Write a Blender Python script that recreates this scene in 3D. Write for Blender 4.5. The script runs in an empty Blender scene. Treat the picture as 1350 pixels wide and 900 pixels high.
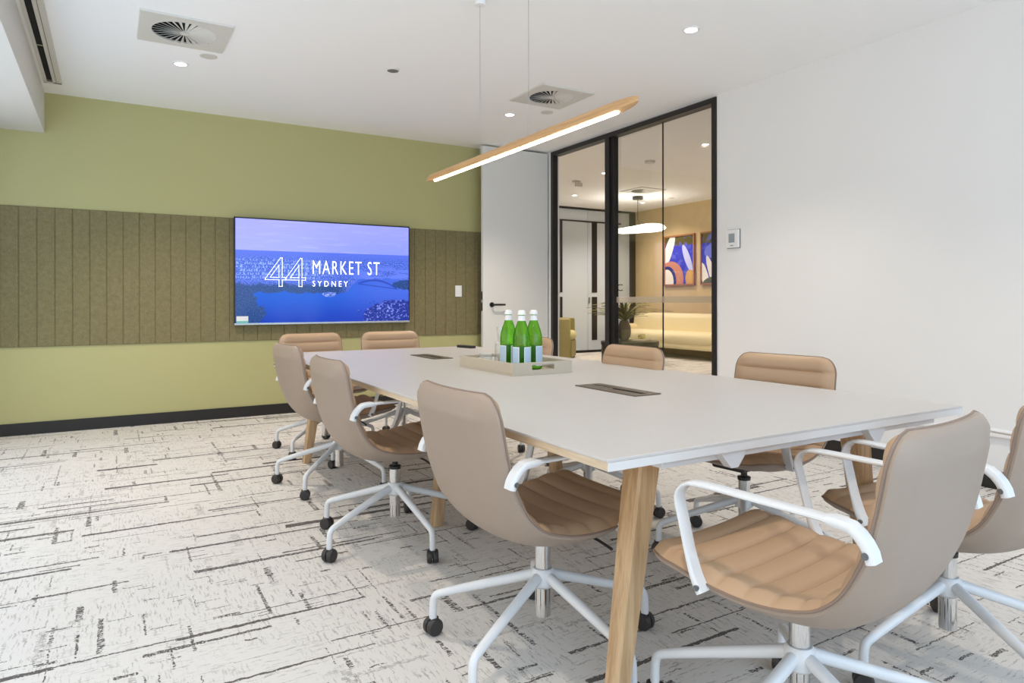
import bpy, bmesh, math, random
from mathutils import Vector, Matrix, Euler
R = math.radians
PI = math.pi
sc = bpy.context.scene
COL = sc.collection
random.seed(7)

# ------------------------------------------------------------------ camera, daylight, exposure
cam_d = bpy.data.cameras.new('camera')
cam_d.sensor_width = 36.0
cam_d.lens = 892.58 / 1350 * 36.0
cam_d.shift_y = -(450 - 397.18) / 1350
cam_d.clip_start = 0.05
cam = bpy.data.objects.new('camera', cam_d)
COL.objects.link(cam)
cam.matrix_world = (Matrix.Translation((-4.2106, -6.5088, 1.0398)) @
                    Euler((PI / 2, 0, -0.5351)).to_matrix().to_4x4() @ Matrix.Rotation(-0.0012, 4, 'Z'))
sc.camera = cam
sc.view_settings.view_transform = 'Standard'
sc.view_settings.look = 'None'
sc.view_settings.gamma = 1.0
sc.view_settings.use_curve_mapping = False
sc.view_settings.exposure = 0.53
sc.cycles.max_bounces = 10
sc.cycles.diffuse_bounces = 5
sc.cycles.glossy_bounces = 4
sc.cycles.transmission_bounces = 8
sc.cycles.transparent_max_bounces = 12
sc.cycles.caustics_reflective = False
sc.cycles.caustics_refractive = False
sc.cycles.sample_clamp_indirect = 4.0
sc.cycles.use_denoising = True

SKY = 2.25            # brightness of the overcast daylight outside
DOWN = 42.0          # watts of one downlight
LOUNGE_DOWN = 78.0
WARM = (1.0, 0.86, 0.70)

world = bpy.data.worlds.new('world')
sc.world = world
world.use_nodes = True
wn = world.node_tree.nodes
bg = wn['Background']
bg.inputs['Strength'].default_value = SKY
# blue open sky behind the viewer, paler sunlit facades beyond the left windows
_wt = world.node_tree
_tc = wn.new('ShaderNodeTexCoord')
_sp = wn.new('ShaderNodeSeparateXYZ')
_wt.links.new(_tc.outputs['Generated'], _sp.inputs[0])
_mr = wn.new('ShaderNodeMapRange')
_mr.inputs['From Min'].default_value = -0.9
_mr.inputs['From Max'].default_value = -0.4
_wt.links.new(_sp.outputs[0], _mr.inputs['Value'])
_mx = wn.new('ShaderNodeMix')
_mx.data_type = 'RGBA'
_mx.inputs['A'].default_value = (0.54, 0.50, 0.44, 1)
_mx.inputs['B'].default_value = (0.72, 0.92, 1.14, 1)
_wt.links.new(_mr.outputs[0], _mx.inputs['Factor'])
_wt.links.new(_mx.outputs['Result'], bg.inputs['Color'])


def portal(name, loc, rot, sx, sy):
    l = bpy.data.lights.new(name, 'AREA')
    l.shape = 'RECTANGLE'
    l.size = sx
    l.size_y = sy
    l.cycles.is_portal = True
    o = bpy.data.objects.new(name, l)
    o.location = loc
    o.rotation_euler = rot
    COL.objects.link(o)


portal('window_daylight', (-2.6, -8.12, 1.35), (R(90), 0, 0), 4.6, 2.3)
portal('window_daylight', (-5.32, -4.2, 1.25), (R(90), 0, R(-90)), 7.0, 2.1)

# ------------------------------------------------------------------ materials
def lin(c):
    return tuple((v / 12.92 if v <= 0.04045 else ((v + 0.055) / 1.055) ** 2.4) for v in [x / 255 for x in c])


def mat(name, col, rough=0.5, metal=0.0, spec=0.5, coat=0.0, emis=None, estr=0.0, noise=0.0, nscale=40, bump=0.0, srgb=True):
    m = bpy.data.materials.new(name)
    m.use_nodes = True
    nt = m.node_tree
    b = nt.nodes['Principled BSDF']
    c = lin(col) if srgb else col
    b.inputs['Base Color'].default_value = (*c, 1)
    b.inputs['Roughness'].default_value = rough
    b.inputs['Metallic'].default_value = metal
    b.inputs['Specular IOR Level'].default_value = spec
    b.inputs['Coat Weight'].default_value = coat
    if emis:
        b.inputs['Emission Color'].default_value = (*emis, 1)
        b.inputs['Emission Strength'].default_value = estr
    if noise or bump:
        tc = nt.nodes.new('ShaderNodeTexCoord')
        nz = nt.nodes.new('ShaderNodeTexNoise')
        nz.inputs['Scale'].default_value = nscale
        nz.inputs['Detail'].default_value = 4
        nt.links.new(tc.outputs['Object'], nz.inputs['Vector'])
        if noise:
            mx = nt.nodes.new('ShaderNodeMix')
            mx.data_type = 'RGBA'
            mx.inputs['A'].default_value = (*[v * (1 - noise) for v in c], 1)
            mx.inputs['B'].default_value = (*[min(1, v * (1 + noise)) for v in c], 1)
            nt.links.new(nz.outputs['Fac'], mx.inputs['Factor'])
            nt.links.new(mx.outputs['Result'], b.inputs['Base Color'])
        if bump:
            bp = nt.nodes.new('ShaderNodeBump')
            bp.inputs['Strength'].default_value = bump
            bp.inputs['Distance'].default_value = 0.002
            nt.links.new(nz.outputs['Fac'], bp.inputs['Height'])
            nt.links.new(bp.outputs['Normal'], b.inputs['Normal'])
    return m


class NT:
    """small helper for building node graphs"""
    def __init__(self, m):
        self.t = m.node_tree
        self.b = self.t.nodes['Principled BSDF']

    def link(self, a, b):
        self.t.links.new(a, b)

    def put(self, sock, v):
        if hasattr(v, 'is_output'):
            self.link(v, sock)
        else:
            sock.default_value = v

    def math(self, op, a, b=0.0, c=None, clamp=False):
        n = self.t.nodes.new('ShaderNodeMath')
        n.operation = op
        n.use_clamp = clamp
        self.put(n.inputs[0], a)
        self.put(n.inputs[1], b)
        if c is not None:
            self.put(n.inputs[2], c)
        return n.outputs[0]

    def noise(self, vec, scale, detail=2.0, rough=0.5, out='Fac'):
        n = self.t.nodes.new('ShaderNodeTexNoise')
        self.link(vec, n.inputs['Vector'])
        n.inputs['Scale'].default_value = scale
        n.inputs['Detail'].default_value = detail
        n.inputs['Roughness'].default_value = rough
        return n.outputs[out]

    def comb(self, x, y, z=0.0):
        n = self.t.nodes.new('ShaderNodeCombineXYZ')
        self.put(n.inputs[0], x)
        self.put(n.inputs[1], y)
        self.put(n.inputs[2], z)
        return n.outputs[0]

    def sep(self, v):
        n = self.t.nodes.new('ShaderNodeSeparateXYZ')
        self.link(v, n.inputs[0])
        return n.outputs

    def white(self, v):
        n = self.t.nodes.new('ShaderNodeTexWhiteNoise')
        n.noise_dimensions = '3D'
        self.link(v, n.inputs['Vector'])
        s = self.t.nodes.new('ShaderNodeSeparateColor')
        self.link(n.outputs['Color'], s.inputs[0])
        return s.outputs

    def mix(self, f, a, b):
        n = self.t.nodes.new('ShaderNodeMix')
        n.data_type = 'RGBA'
        self.put(n.inputs['Factor'], f)
        for k, v in (('A', a), ('B', b)):
            if hasattr(v, 'is_output'):
                self.link(v, n.inputs[k])
            else:
                n.inputs[k].default_value = (*v, 1)
        return n.outputs['Result']

    def coord(self, kind='Object'):
        return self.t.nodes.new('ShaderNodeTexCoord').outputs[kind]

    def step(self, a, lo, hi):
        n = self.t.nodes.new('ShaderNodeMapRange')
        n.interpolation_type = 'SMOOTHSTEP'
        self.put(n.inputs['Value'], a)
        n.inputs['From Min'].default_value = lo
        n.inputs['From Max'].default_value = hi
        return n.outputs['Result']


def carpet_material():
    m = mat('woven_carpet', (222, 214, 202), rough=0.95, spec=0.1)
    g = NT(m)
    P = g.coord()
    jit = g.noise(P, 42, 3, 0.7, 'Color')
    js = g.sep(jit)
    xyz = g.sep(P)
    x = g.math('ADD', xyz[0], g.math('MULTIPLY', g.math('SUBTRACT', js[0], 0.5), 0.020))
    y = g.math('ADD', xyz[1], g.math('MULTIPLY', g.math('SUBTRACT', js[1], 0.5), 0.020))
    ragged = g.noise(P, 140, 2, 0.7)
    broad = g.noise(P, 1.1, 2)

    rib_x = g.noise(g.comb(g.math('MULTIPLY', x, 45), g.math('MULTIPLY', y, 170)), 1.0, 2, 0.6)
    rib_y = g.noise(g.comb(g.math('MULTIPLY', x, 170), g.math('MULTIPLY', y, 45)), 1.0, 2, 0.6)

    def strokes(al, ac, row_h, seg, prob, wmin, wmax, lo, seed, rag, taper=0.7, rib=None):
        u = g.math('DIVIDE', ac, row_h)
        row = g.math('FLOOR', u)
        fr = g.math('FRACT', u)
        off = g.white(g.comb(row, seed, 3.3))[0]
        a = g.math('ADD', g.math('DIVIDE', al, seg), g.math('MULTIPLY', off, 17.0))
        cell = g.math('FLOOR', a)
        fc = g.math('FRACT', a)
        rnd = g.white(g.comb(row, cell, seed))
        on = g.math('LESS_THAN', rnd[0], prob)
        ln = g.math('LESS_THAN', fc, g.math('MULTIPLY_ADD', rnd[1], 1 - lo, lo))
        w = g.math('MULTIPLY_ADD', g.math('POWER', rnd[2], 3.0), wmax - wmin, wmin)
        # a stroke gets thinner along its length
        w = g.math('MULTIPLY', w, g.math('SUBTRACT', 1.0, g.math('MULTIPLY', fc, taper)))
        th = g.math('LESS_THAN', g.math('ABSOLUTE', g.math('SUBTRACT', fr, 0.5)), w)
        k = g.math('MULTIPLY', g.math('MULTIPLY', on, ln), th)
        return g.math('MULTIPLY', k, g.math('GREATER_THAN', rib or ragged, rag))

    base = g.mix(broad, lin((208, 204, 200)), lin((220, 217, 212)))
    # fine woven hatch, in two directions, in patches
    hx = g.noise(g.comb(g.math('MULTIPLY', x, 14), g.math('MULTIPLY', y, 150)), 1.0, 3, 0.65)
    hy = g.noise(g.comb(g.math('MULTIPLY', x, 150), g.math('MULTIPLY', y, 14)), 1.0, 3, 0.65)
    patch = g.noise(g.comb(g.math('MULTIPLY', x, 2.2), g.math('MULTIPLY', y, 2.2)), 1.0, 3, 0.6)
    f1 = g.math('MULTIPLY', g.step(hx, 0.57, 0.63), g.step(patch, 0.42, 0.56))
    f2 = g.math('MULTIPLY', g.step(hy, 0.56, 0.62), g.step(patch, 0.60, 0.44))
    f2.node.inputs[1].default_value = 1.0
    inv = g.math('SUBTRACT', 1.0, g.step(patch, 0.46, 0.60))
    f2 = g.math('MULTIPLY', g.step(hy, 0.55, 0.62), inv)
    c = g.mix(g.math('MULTIPLY', f1, 0.5), base, lin((128, 123, 119)))
    c = g.mix(g.math('MULTIPLY', f2, 0.5), c, lin((130, 125, 121)))
    grey = g.math('MAXIMUM', strokes(x, y, 0.061, 0.42, 0.20, 0.04, 0.30, 0.3, 11.7, 0.50, 0.3, rib_x),
                  strokes(y, x, 0.047, 0.22, 0.20, 0.06, 0.4, 0.3, 23.1, 0.50, 0.3, rib_x))
    c = g.mix(g.math('MULTIPLY', grey, 0.5), c, lin((128, 122, 118)))
    d1 = strokes(x, y, 0.083, 0.85, 0.27, 0.042, 0.30, 0.35, 5.3, 0.36, 0.6)
    d1b = strokes(x, y, 0.057, 0.38, 0.17, 0.05, 0.22, 0.3, 15.3, 0.42, 0.3)
    d2 = strokes(y, x, 0.061, 0.27, 0.10, 0.05, 0.26, 0.35, 8.9, 0.47, 0.2, rib_x)
    d2b = strokes(y, x, 0.034, 0.13, 0.07, 0.06, 0.26, 0.4, 18.9, 0.47, 0.2, rib_x)
    d1c = strokes(x, y, 0.27, 0.95, 0.24, 0.02, 0.085, 0.35, 52.3, 0.40, 0.6)
    d2c = strokes(y, x, 0.23, 0.55, 0.13, 0.02, 0.075, 0.3, 62.9, 0.50, 0.3, rib_x)
    d3 = strokes(x, y, 0.019, 0.085, 0.045, 0.12, 0.46, 0.4, 31.4, 0.45, 0.1)
    dk = g.math('MAXIMUM', g.math('MAXIMUM', g.math('MAXIMUM', d1, d1b), g.math('MAXIMUM', d2, d2b)), g.math('MAXIMUM', d3, g.math('MAXIMUM', d1c, d2c)))
    c = g.mix(g.math('MULTIPLY', dk, 0.9), c, lin((74, 68, 66)))
    g.link(c, g.b.inputs['Base Color'])
    bp = g.t.nodes.new('ShaderNodeBump')
    bp.inputs['Strength'].default_value = 0.25
    bp.inputs['Distance'].default_value = 0.003
    g.link(g.noise(P, 420, 2), bp.inputs['Height'])
    g.link(bp.outputs['Normal'], g.b.inputs['Normal'])
    return m


def wood_material(name, base, dark, axis, sc_long=2.0, sc_cross=38):
    m = mat(name, base, rough=0.5)
    g = NT(m)
    s = g.sep(g.coord())
    mul = [sc_cross] * 3
    mul[axis] = sc_long
    v = g.comb(g.math('MULTIPLY', s[0], mul[0]), g.math('MULTIPLY', s[1], mul[1]), g.math('MULTIPLY', s[2], mul[2]))
    n1 = g.noise(v, 1.0, 5, 0.6)
    n2 = g.noise(v, 4.0, 3, 0.6)
    f = g.math('ADD', g.math('MULTIPLY', g.step(n1, 0.35, 0.68), 0.7), g.math('MULTIPLY', g.step(n2, 0.4, 0.75), 0.3))
    g.link(g.mix(f, lin(base), lin(dark)), g.b.inputs['Base Color'])
    return m


def glass_material(name, tint=(1, 1, 1), refl=0.07):
    m = bpy.data.materials.new(name)
    m.use_nodes = True
    t = m.node_tree
    t.nodes.clear()
    o = t.nodes.new('ShaderNodeOutputMaterial')
    tr = t.nodes.new('ShaderNodeBsdfTransparent')
    tr.inputs[0].default_value = (*tint, 1)
    gl = t.nodes.new('ShaderNodeBsdfGlossy')
    gl.inputs['Roughness'].default_value = 0.02
    lw = t.nodes.new('ShaderNodeLayerWeight')
    lw.inputs['Blend'].default_value = 0.25
    mp = t.nodes.new('ShaderNodeMath')
    mp.operation = 'MULTIPLY_ADD'
    mp.inputs[1].default_value = 0.16
    mp.inputs[2].default_value = refl * 0.3
    t.links.new(lw.outputs['Fresnel'], mp.inputs[0])
    mx = t.nodes.new('ShaderNodeMixShader')
    t.links.new(mp.outputs[0], mx.inputs[0])
    t.links.new(tr.outputs[0], mx.inputs[1])
    t.links.new(gl.outputs[0], mx.inputs[2])
    t.links.new(mx.outputs[0], o.inputs[0])
    return m


def frost_material():
    m = bpy.data.materials.new('frosted_film')
    m.use_nodes = True
    t = m.node_tree
    t.nodes.clear()
    o = t.nodes.new('ShaderNodeOutputMaterial')
    tr = t.nodes.new('ShaderNodeBsdfTransparent')
    d = t.nodes.new('ShaderNodeBsdfTranslucent')
    d.inputs[0].default_value = (0.72, 0.66, 0.56, 1)
    d2 = t.nodes.new('ShaderNodeBsdfDiffuse')
    d2.inputs[0].default_value = (0.66, 0.60, 0.52, 1)
    a = t.nodes.new('ShaderNodeMixShader')
    a.inputs[0].default_value = 0.45
    t.links.new(d.outputs[0], a.inputs[1])
    t.links.new(d2.outputs[0], a.inputs[2])
    b = t.nodes.new('ShaderNodeMixShader')
    b.inputs[0].default_value = 0.42
    t.links.new(tr.outputs[0], b.inputs[1])
    t.links.new(a.outputs[0], b.inputs[2])
    t.links.new(b.outputs[0], o.inputs[0])
    return m


def tinted_glass(name, col):
    m = glass_material(name, col, 0.12)
    t = m.node_tree
    mx = [n for n in t.nodes if n.type == 'MIX_SHADER'][0]
    rf = t.nodes.new('ShaderNodeBsdfRefraction')
    rf.inputs['Color'].default_value = (*col, 1)
    rf.inputs['IOR'].default_value = 1.2
    tr = [n for n in t.nodes if n.type == 'BSDF_TRANSPARENT'][0]
    m2 = t.nodes.new('ShaderNodeMixShader')
    m2.inputs[0].default_value = 0.4
    t.links.new(tr.outputs[0], m2.inputs[1])
    t.links.new(rf.outputs[0], m2.inputs[2])
    t.links.new(m2.outputs[0], mx.inputs[1])
    return m


def frosty_glass(name):
    m = glass_material(name, (0.97, 0.98, 0.98), 0.2)
    t = m.node_tree
    mx = [n for n in t.nodes if n.type == 'MIX_SHADER'][0]
    tr = [n for n in t.nodes if n.type == 'BSDF_TRANSPARENT'][0]
    d = t.nodes.new('ShaderNodeBsdfDiffuse')
    d.inputs[0].default_value = (0.9, 0.9, 0.9, 1)
    m2 = t.nodes.new('ShaderNodeMixShader')
    m2.inputs[0].default_value = 0.10
    t.links.new(tr.outputs[0], m2.inputs[1])
    t.links.new(d.outputs[0], m2.inputs[2])
    t.links.new(m2.outputs[0], mx.inputs[1])
    return m


def trans_mat(name, col, ior=1.45, rough=0.0):
    m = mat(name, (255, 255, 255), rough=rough)
    b = m.node_tree.nodes['Principled BSDF']
    b.inputs['Base Color'].default_value = (*col, 1)
    b.inputs['Transmission Weight'].default_value = 1.0
    b.inputs['IOR'].default_value = ior
    return m


M = {}
M['carpet'] = carpet_material()
M['ceiling'] = mat('ceiling_paint', (249, 249, 249), 0.9, spec=0.2)
M['white_wall'] = mat('white_wall_paint', (238, 238, 238), 0.8, spec=0.25, noise=0.01, nscale=3)
M['olive'] = mat('olive_wall_paint', (184, 179, 128), 0.75, spec=0.25)
M['black_skirting'] = mat('black_skirting', (34, 31, 30), 0.5)
M['black_alu'] = mat('black_aluminium', (30, 28, 28), 0.4)
M['door_white'] = mat('door_paint', (226, 226, 222), 0.45)
M['black_metal'] = mat('black_metal', (28, 26, 26), 0.35)
M['steel'] = mat('steel', (190, 190, 190), 0.25, metal=1.0)
M['glass'] = glass_material('clear_pane')
M['frost'] = frost_material()
M['laminate'] = mat('white_laminate', (193, 190, 187), 0.38, spec=0.4)
M['edge_white'] = mat('white_edge', (212, 210, 208), 0.45)
M['oak_edge'] = wood_material('oak_edge', (212, 194, 168), (190, 166, 136), 1)
M['oak_leg'] = wood_material('oak_leg', (206, 174, 134), (172, 136, 96), 2, 1.6, 26)
M['oak_lamp'] = wood_material('oak_lamp', (212, 170, 120), (186, 142, 96), 1, 1.5, 40)
M['white_metal'] = mat('white_powder_coat', (218, 220, 222), 0.35)
M['leather'] = mat('taupe_leather', (188, 158, 128), 0.45, spec=0.4, bump=0.12, nscale=220)  # chair fronts: warm lamp light mixed into the leather tone
M['leather_back'] = mat('taupe_leather_back', (156, 140, 126), 0.5, spec=0.35, bump=0.08, nscale=220)  # same leather, greyed by the window light painted into the shell tone
M['piping'] = mat('dark_piping', (132, 112, 98), 0.5)
M['chrome'] = mat('chrome', (225, 225, 225), 0.08, metal=1.0)
M['black_plastic'] = mat('black_plastic', (34, 32, 32), 0.45)
M['caster'] = mat('caster_plastic', (48, 45, 44), 0.5)
M['screw'] = mat('screw_steel', (120, 122, 126), 0.35, metal=0.8)
M['white_plastic'] = mat('white_plastic', (238, 238, 238), 0.4)
M['vent_white'] = mat('vent_white', (214, 211, 204), 0.55)
M['black_void'] = mat('dark_duct', (10, 10, 10), 0.9)
M['lens'] = mat('lamp_lens', (255, 250, 240), 0.5, emis=(1, 0.93, 0.82), estr=10)
M['led'] = mat('led_strip', (255, 240, 210), 0.5, emis=(1.0, 0.86, 0.66), estr=9)
M['tray'] = mat('shagreen_tray', (190, 180, 162), 0.5, noise=0.05, nscale=160, bump=0.2)
M['hub'] = mat('bronze_hub', (112, 102, 90), 0.35, metal=0.6)
M['green_glass'] = tinted_glass('green_bottle_glass', (0.46, 0.88, 0.16))
M['label_blue'] = mat('pale_blue_label', (178, 204, 226), 0.5, noise=0.06, nscale=90)
M['label_white'] = mat('white_label_border', (238, 240, 242), 0.5)
M['cap'] = mat('white_cap', (240, 240, 238), 0.4)
M['tumbler'] = frosty_glass('tumbler_glass')
M['grey_lcd'] = mat('lcd', (150, 160, 164), 0.3)
# lounge
M['tan_paper'] = mat('tan_wallcovering', (204, 182, 140), 0.8, noise=0.10, nscale=5, bump=0.1)
M['glass_white'] = mat('white_backed_glass', (196, 206, 216), 0.12, spec=0.5)
M['cream'] = mat('cream_upholstery', (232, 218, 178), 0.75, bump=0.15, nscale=150)
M['olive_leather'] = mat('olive_upholstery', (150, 140, 88), 0.5)
M['cream_cushion'] = mat('pale_olive_cushion', (206, 198, 146), 0.6)
M['dark_table'] = mat('dark_table', (34, 33, 31), 0.3)
M['stone_vase'] = mat('stone_vase', (112, 102, 90), 0.8, noise=0.2, nscale=25)
M['leaf'] = mat('dry_leaf', (96, 98, 58), 0.6)
M['leaf_pale'] = mat('pale_leaf', (168, 158, 92), 0.6)
M['yellow'] = mat('yellow_ornament', (200, 190, 120), 0.5)
M['book'] = mat('pale_book', (222, 214, 196), 0.6)
M['frame_wood'] = mat('picture_frame_wood', (160, 108, 66), 0.5)
M['disc_lamp'] = mat('paper_lamp', (255, 250, 240), 0.6, emis=(1.0, 0.95, 0.85), estr=2.2)
M['text_black'] = mat('black_lettering', (30, 30, 30), 0.6)


# acoustic felt with vertical grooves every 9 cm
def felt():
    m = mat('olive_felt', (128, 119, 88), 0.95, spec=0.1)
    g = NT(m)
    P = g.coord()
    n = g.noise(P, 260, 3, 0.7)
    n2 = g.noise(P, 30, 3, 0.6)
    f = g.math('ADD', g.math('MULTIPLY', n, 0.7), g.math('MULTIPLY', n2, 0.3))
    c = g.mix(g.step(f, 0.35, 0.65), lin((117, 108, 77)), lin((140, 131, 97)))
    g.link(c, g.b.inputs['Base Color'])
    return m


M['felt'] = felt()


# ------------------------------------------------------------------ mesh helpers
def bm_box(bm, x0, x1, y0, y1, z0, z1, bev=0.0, seg=2):
    r = bmesh.ops.create_cube(bm, size=1.0)
    vs = r['verts']
    bmesh.ops.scale(bm, vec=(abs(x1 - x0), abs(y1 - y0), abs(z1 - z0)), verts=vs)
    bmesh.ops.translate(bm, vec=((x0 + x1) / 2, (y0 + y1) / 2, (z0 + z1) / 2), verts=vs)
    if bev:
        es = list({e for v in vs for e in v.link_edges})
        r2 = bmesh.ops.bevel(bm, geom=es, offset=bev, segments=seg, affect='EDGES', profile=0.5)


def loft(bm, rings, closed=True, caps=True):
    vr = [[bm.verts.new(p) for p in r] for r in rings]
    n = len(vr[0])
    for a, b in zip(vr, vr[1:]):
        for i in range(n if closed else n - 1):
            j = (i + 1) % n
            bm.faces.new((a[i], a[j], b[j], b[i]))
    if caps and closed:
        bm.faces.new(list(reversed(vr[0])))
        bm.faces.new(vr[-1])
    return vr


def tube(bm, pts, r, n=10, caps=True):
    pts = [Vector(p) for p in pts]
    rs = r if isinstance(r, (list, tuple)) else [r] * len(pts)
    t0 = (pts[1] - pts[0]).normalized()
    ref = Vector((0, 0, 1)) if abs(t0.z) < 0.9 else Vector((1, 0, 0))
    nrm = t0.cross(ref).normalized()
    rings = []
    for i, p in enumerate(pts):
        a = pts[max(0, i - 1)]
        b = pts[min(len(pts) - 1, i + 1)]
        t = (b - a).normalized()
        nrm = (nrm - t * nrm.dot(t)).normalized()
        bn = t.cross(nrm)
        rings.append([p + (nrm * math.cos(2 * PI * k / n) + bn * math.sin(2 * PI * k / n)) * rs[i] for k in range(n)])
    loft(bm, rings, True, caps)


def loop_tube(bm, pts, r, n=6):
    pts = [Vector(p) for p in pts]
    N = len(pts)
    rings = []
    nrm = None
    for i in range(N):
        t = (pts[(i + 1) % N] - pts[i - 1]).normalized()
        if nrm is None:
            nrm = t.cross(Vector((0.3, 0.5, 0.8))).normalized()
        nrm = (nrm - t * nrm.dot(t)).normalized()
        bn = t.cross(nrm)
        rings.append([bm.verts.new(pts[i] + (nrm * math.cos(2 * PI * k / n) + bn * math.sin(2 * PI * k / n)) * r) for k in range(n)])
    for i in range(N):
        a, b = rings[i], rings[(i + 1) % N]
        for k in range(n):
            j = (k + 1) % n
            bm.faces.new((a[k], a[j], b[j], b[k]))


def lathe(bm, prof, n=32, c=(0, 0, 0), close_top=True, close_bot=True):
    rings = [[Vector((c[0] + r * math.cos(2 * PI * k / n), c[1] + r * math.sin(2 * PI * k / n), c[2] + z)) for k in range(n)] for r, z in prof]
    vr = [[bm.verts.new(p) for p in r] for r in rings]
    for a, b in zip(vr, vr[1:]):
        for i in range(n):
            j = (i + 1) % n
            bm.faces.new((a[i], a[j], b[j], b[i]))
    if close_bot:
        bm.faces.new(list(reversed(vr[0])))
    if close_top:
        bm.faces.new(vr[-1])


def cyl(bm, c, r, z0, z1, n=20):
    lathe(bm, [(r, z0), (r, z1)], n, c)


def smooth_path(pts, it=2):
    pts = [Vector(p) for p in pts]
    for _ in range(it):
        q = [pts[0]]
        for a, b in zip(pts, pts[1:]):
            q.append(a.lerp(b, 0.25))
            q.append(a.lerp(b, 0.75))
        q.append(pts[-1])
        pts = q
    return pts


def catmull(pts, n):
    P = [Vector(p) for p in pts]
    P = [P[0] * 2 - P[1]] + P + [P[-1] * 2 - P[-2]]
    dense = []
    for i in range(1, len(P) - 2):
        for k in range(24):
            t = k / 24
            a, b, c, d = P[i - 1], P[i], P[i + 1], P[i + 2]
            dense.append(0.5 * ((2 * b) + (c - a) * t + (2 * a - 5 * b + 4 * c - d) * t * t + (3 * b - a - 3 * c + d) * t ** 3))
    dense.append(P[-2])
    L = [0]
    for a, b in zip(dense, dense[1:]):
        L.append(L[-1] + (b - a).length)
    out = []
    j = 0
    for k in range(n):
        s = L[-1] * k / (n - 1)
        while j < len(L) - 2 and L[j + 1] < s:
            j += 1
        f = (s - L[j]) / max(1e-9, L[j + 1] - L[j])
        out.append(dense[j].lerp(dense[j + 1], min(1, f)))
    return out, L[-1]


def obj(name, bm, m, parent=None, smooth=False, loc=None):
    me = bpy.data.meshes.new(name)
    bmesh.ops.recalc_face_normals(bm, faces=bm.faces)
    bm.to_mesh(me)
    bm.free()
    ms = m if isinstance(m, (list, tuple)) else [m]
    for k in ms:
        me.materials.append(k)
    if smooth:
        for p in me.polygons:
            p.use_smooth = True
        me.set_sharp_from_angle(angle=R(40))
    o = bpy.data.objects.new(name, me)
    COL.objects.link(o)
    if parent:
        o.parent = parent
    if loc:
        o.location = loc
    return o


def B():
    return bmesh.new()


def thing(name, label, cat, loc=(0, 0, 0), rz=0.0, group=None):
    o = bpy.data.objects.new(name, None)
    o.empty_display_size = 0.1
    COL.objects.link(o)
    o.location = loc
    o.rotation_euler = (0, 0, rz)
    return tag(o, label, cat, group)


def tag(o, label, cat, group=None):
    o['label'] = label
    o['category'] = cat
    if group:
        o['group'] = group
    return o


def box_obj(name, m, b, parent=None, bev=0.0):
    bm = B()
    bm_box(bm, *b, bev=bev)
    return obj(name, bm, m, parent)


def struct(name, m, *boxes, parent=None):
    bm = B()
    for b in boxes:
        bm_box(bm, *b)
    o = obj(name, bm, m, parent)
    if not parent:
        o['kind'] = 'structure'
    return o


def dup(root, loc, rz, label=None, group=None):
    r = root.copy()
    COL.objects.link(r)
    r.location = loc
    r.rotation_euler = (0, 0, rz)
    if label:
        r['label'] = label
    if group:
        r['group'] = group
    for ch in list(root.children):
        c = ch.copy()
        COL.objects.link(c)
        c.parent = r
        for g in list(ch.children):
            d = g.copy()
            COL.objects.link(d)
            d.parent = c
    return r


# ------------------------------------------------------------------ the setting
H = 2.70            # meeting-room ceiling
LH = 2.93           # lounge ceiling
XT, YF = 5.377, 4.559    # lounge tan wall, lounge glass front
XL, YR = -5.3, -8.1      # window walls of the meeting room

struct('floor', M['carpet'], (XL - .1, XT + .1, YR - .1, YF + .3, -0.1, 0.0))
struct('ceiling', M['ceiling'], (XL - .1, 0.0, YR - .1, 0.1, H, H + .12))
struct('wall_back', M['olive'], (XL - .1, 0.0, 0.0, 0.1, 0, H))
struct('baseboard_back', M['black_skirting'], (XL, -0.84, -0.012, 0.0, 0.0, 0.094))
struct('wall_right', M['white_wall'], (0.0, 0.1, -0.27, 0.1, 0, LH), (0.0, 0.1, YR - .1, -2.65, 0, LH), (0.0, 0.1, -2.65, -0.27, 2.69, LH))
struct('baseboard_right', M['black_skirting'], (-0.012, 0.0, YR, -2.66, 0.0, 0.10))
struct('trim_1', M['white_plastic'], (-0.022, 0.0, YR, -3.6, 0.292, 0.312))
struct('wall_rear', M['white_wall'], (XL, -4.9, YR - .1, YR, 0, H), (-0.3, 0.0, YR - .1, YR, 0, H), (-4.9, -0.3, YR - .1, YR, 0, 0.2), (-4.9, -0.3, YR - .1, YR, 2.5, H))
struct('wall_left', M['white_wall'], (XL - .1, XL, YR, -7.7, 0, H), (XL - .1, XL, -0.7, 0, 0, H), (XL - .1, XL, -7.7, -0.7, 0, 0.2), (XL - .1, XL, -7.7, -0.7, 2.3, H))
struct('trim_2', mat('bulkhead_paint', (222, 219, 214), 0.85), (XL, -4.66, YR, 0.0, 2.38, H))      # the bulkhead over the window side


def window(name, axis, c, a0, a1, z0, z1, n):
    w = bpy.data.objects.new(name, None)
    COL.objects.link(w)
    w['kind'] = 'structure'
    fr = B()
    pn = B()
    def bx(bm, a, b, zz0, zz1, d):
        if axis == 'y':
            bm_box(bm, a, b, c - d, c + d, zz0, zz1)
        else:
            bm_box(bm, c - d, c + d, a, b, zz0, zz1)
    bx(fr, a0, a1, z0, z0 + .05, .03)
    bx(fr, a0, a1, z1 - .05, z1, .03)
    for k in range(n + 1):
        p = a0 + (a1 - a0) * k / n
        bx(fr, max(a0, p - .025), min(a1, p + .025), z0 + .05, z1 - .05, .03)
    bx(pn, a0, a1, z0, z1, .004)
    obj('window_frame', fr, M['black_alu'], w)
    obj('pane', pn, M['glass'], w)


window('window_1', 'y', YR - .05, -4.9, -0.3, 0.2, 2.5, 4)
window('window_2', 'x', XL - .05, -7.7, -0.7, 0.2, 2.3, 5)

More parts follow.
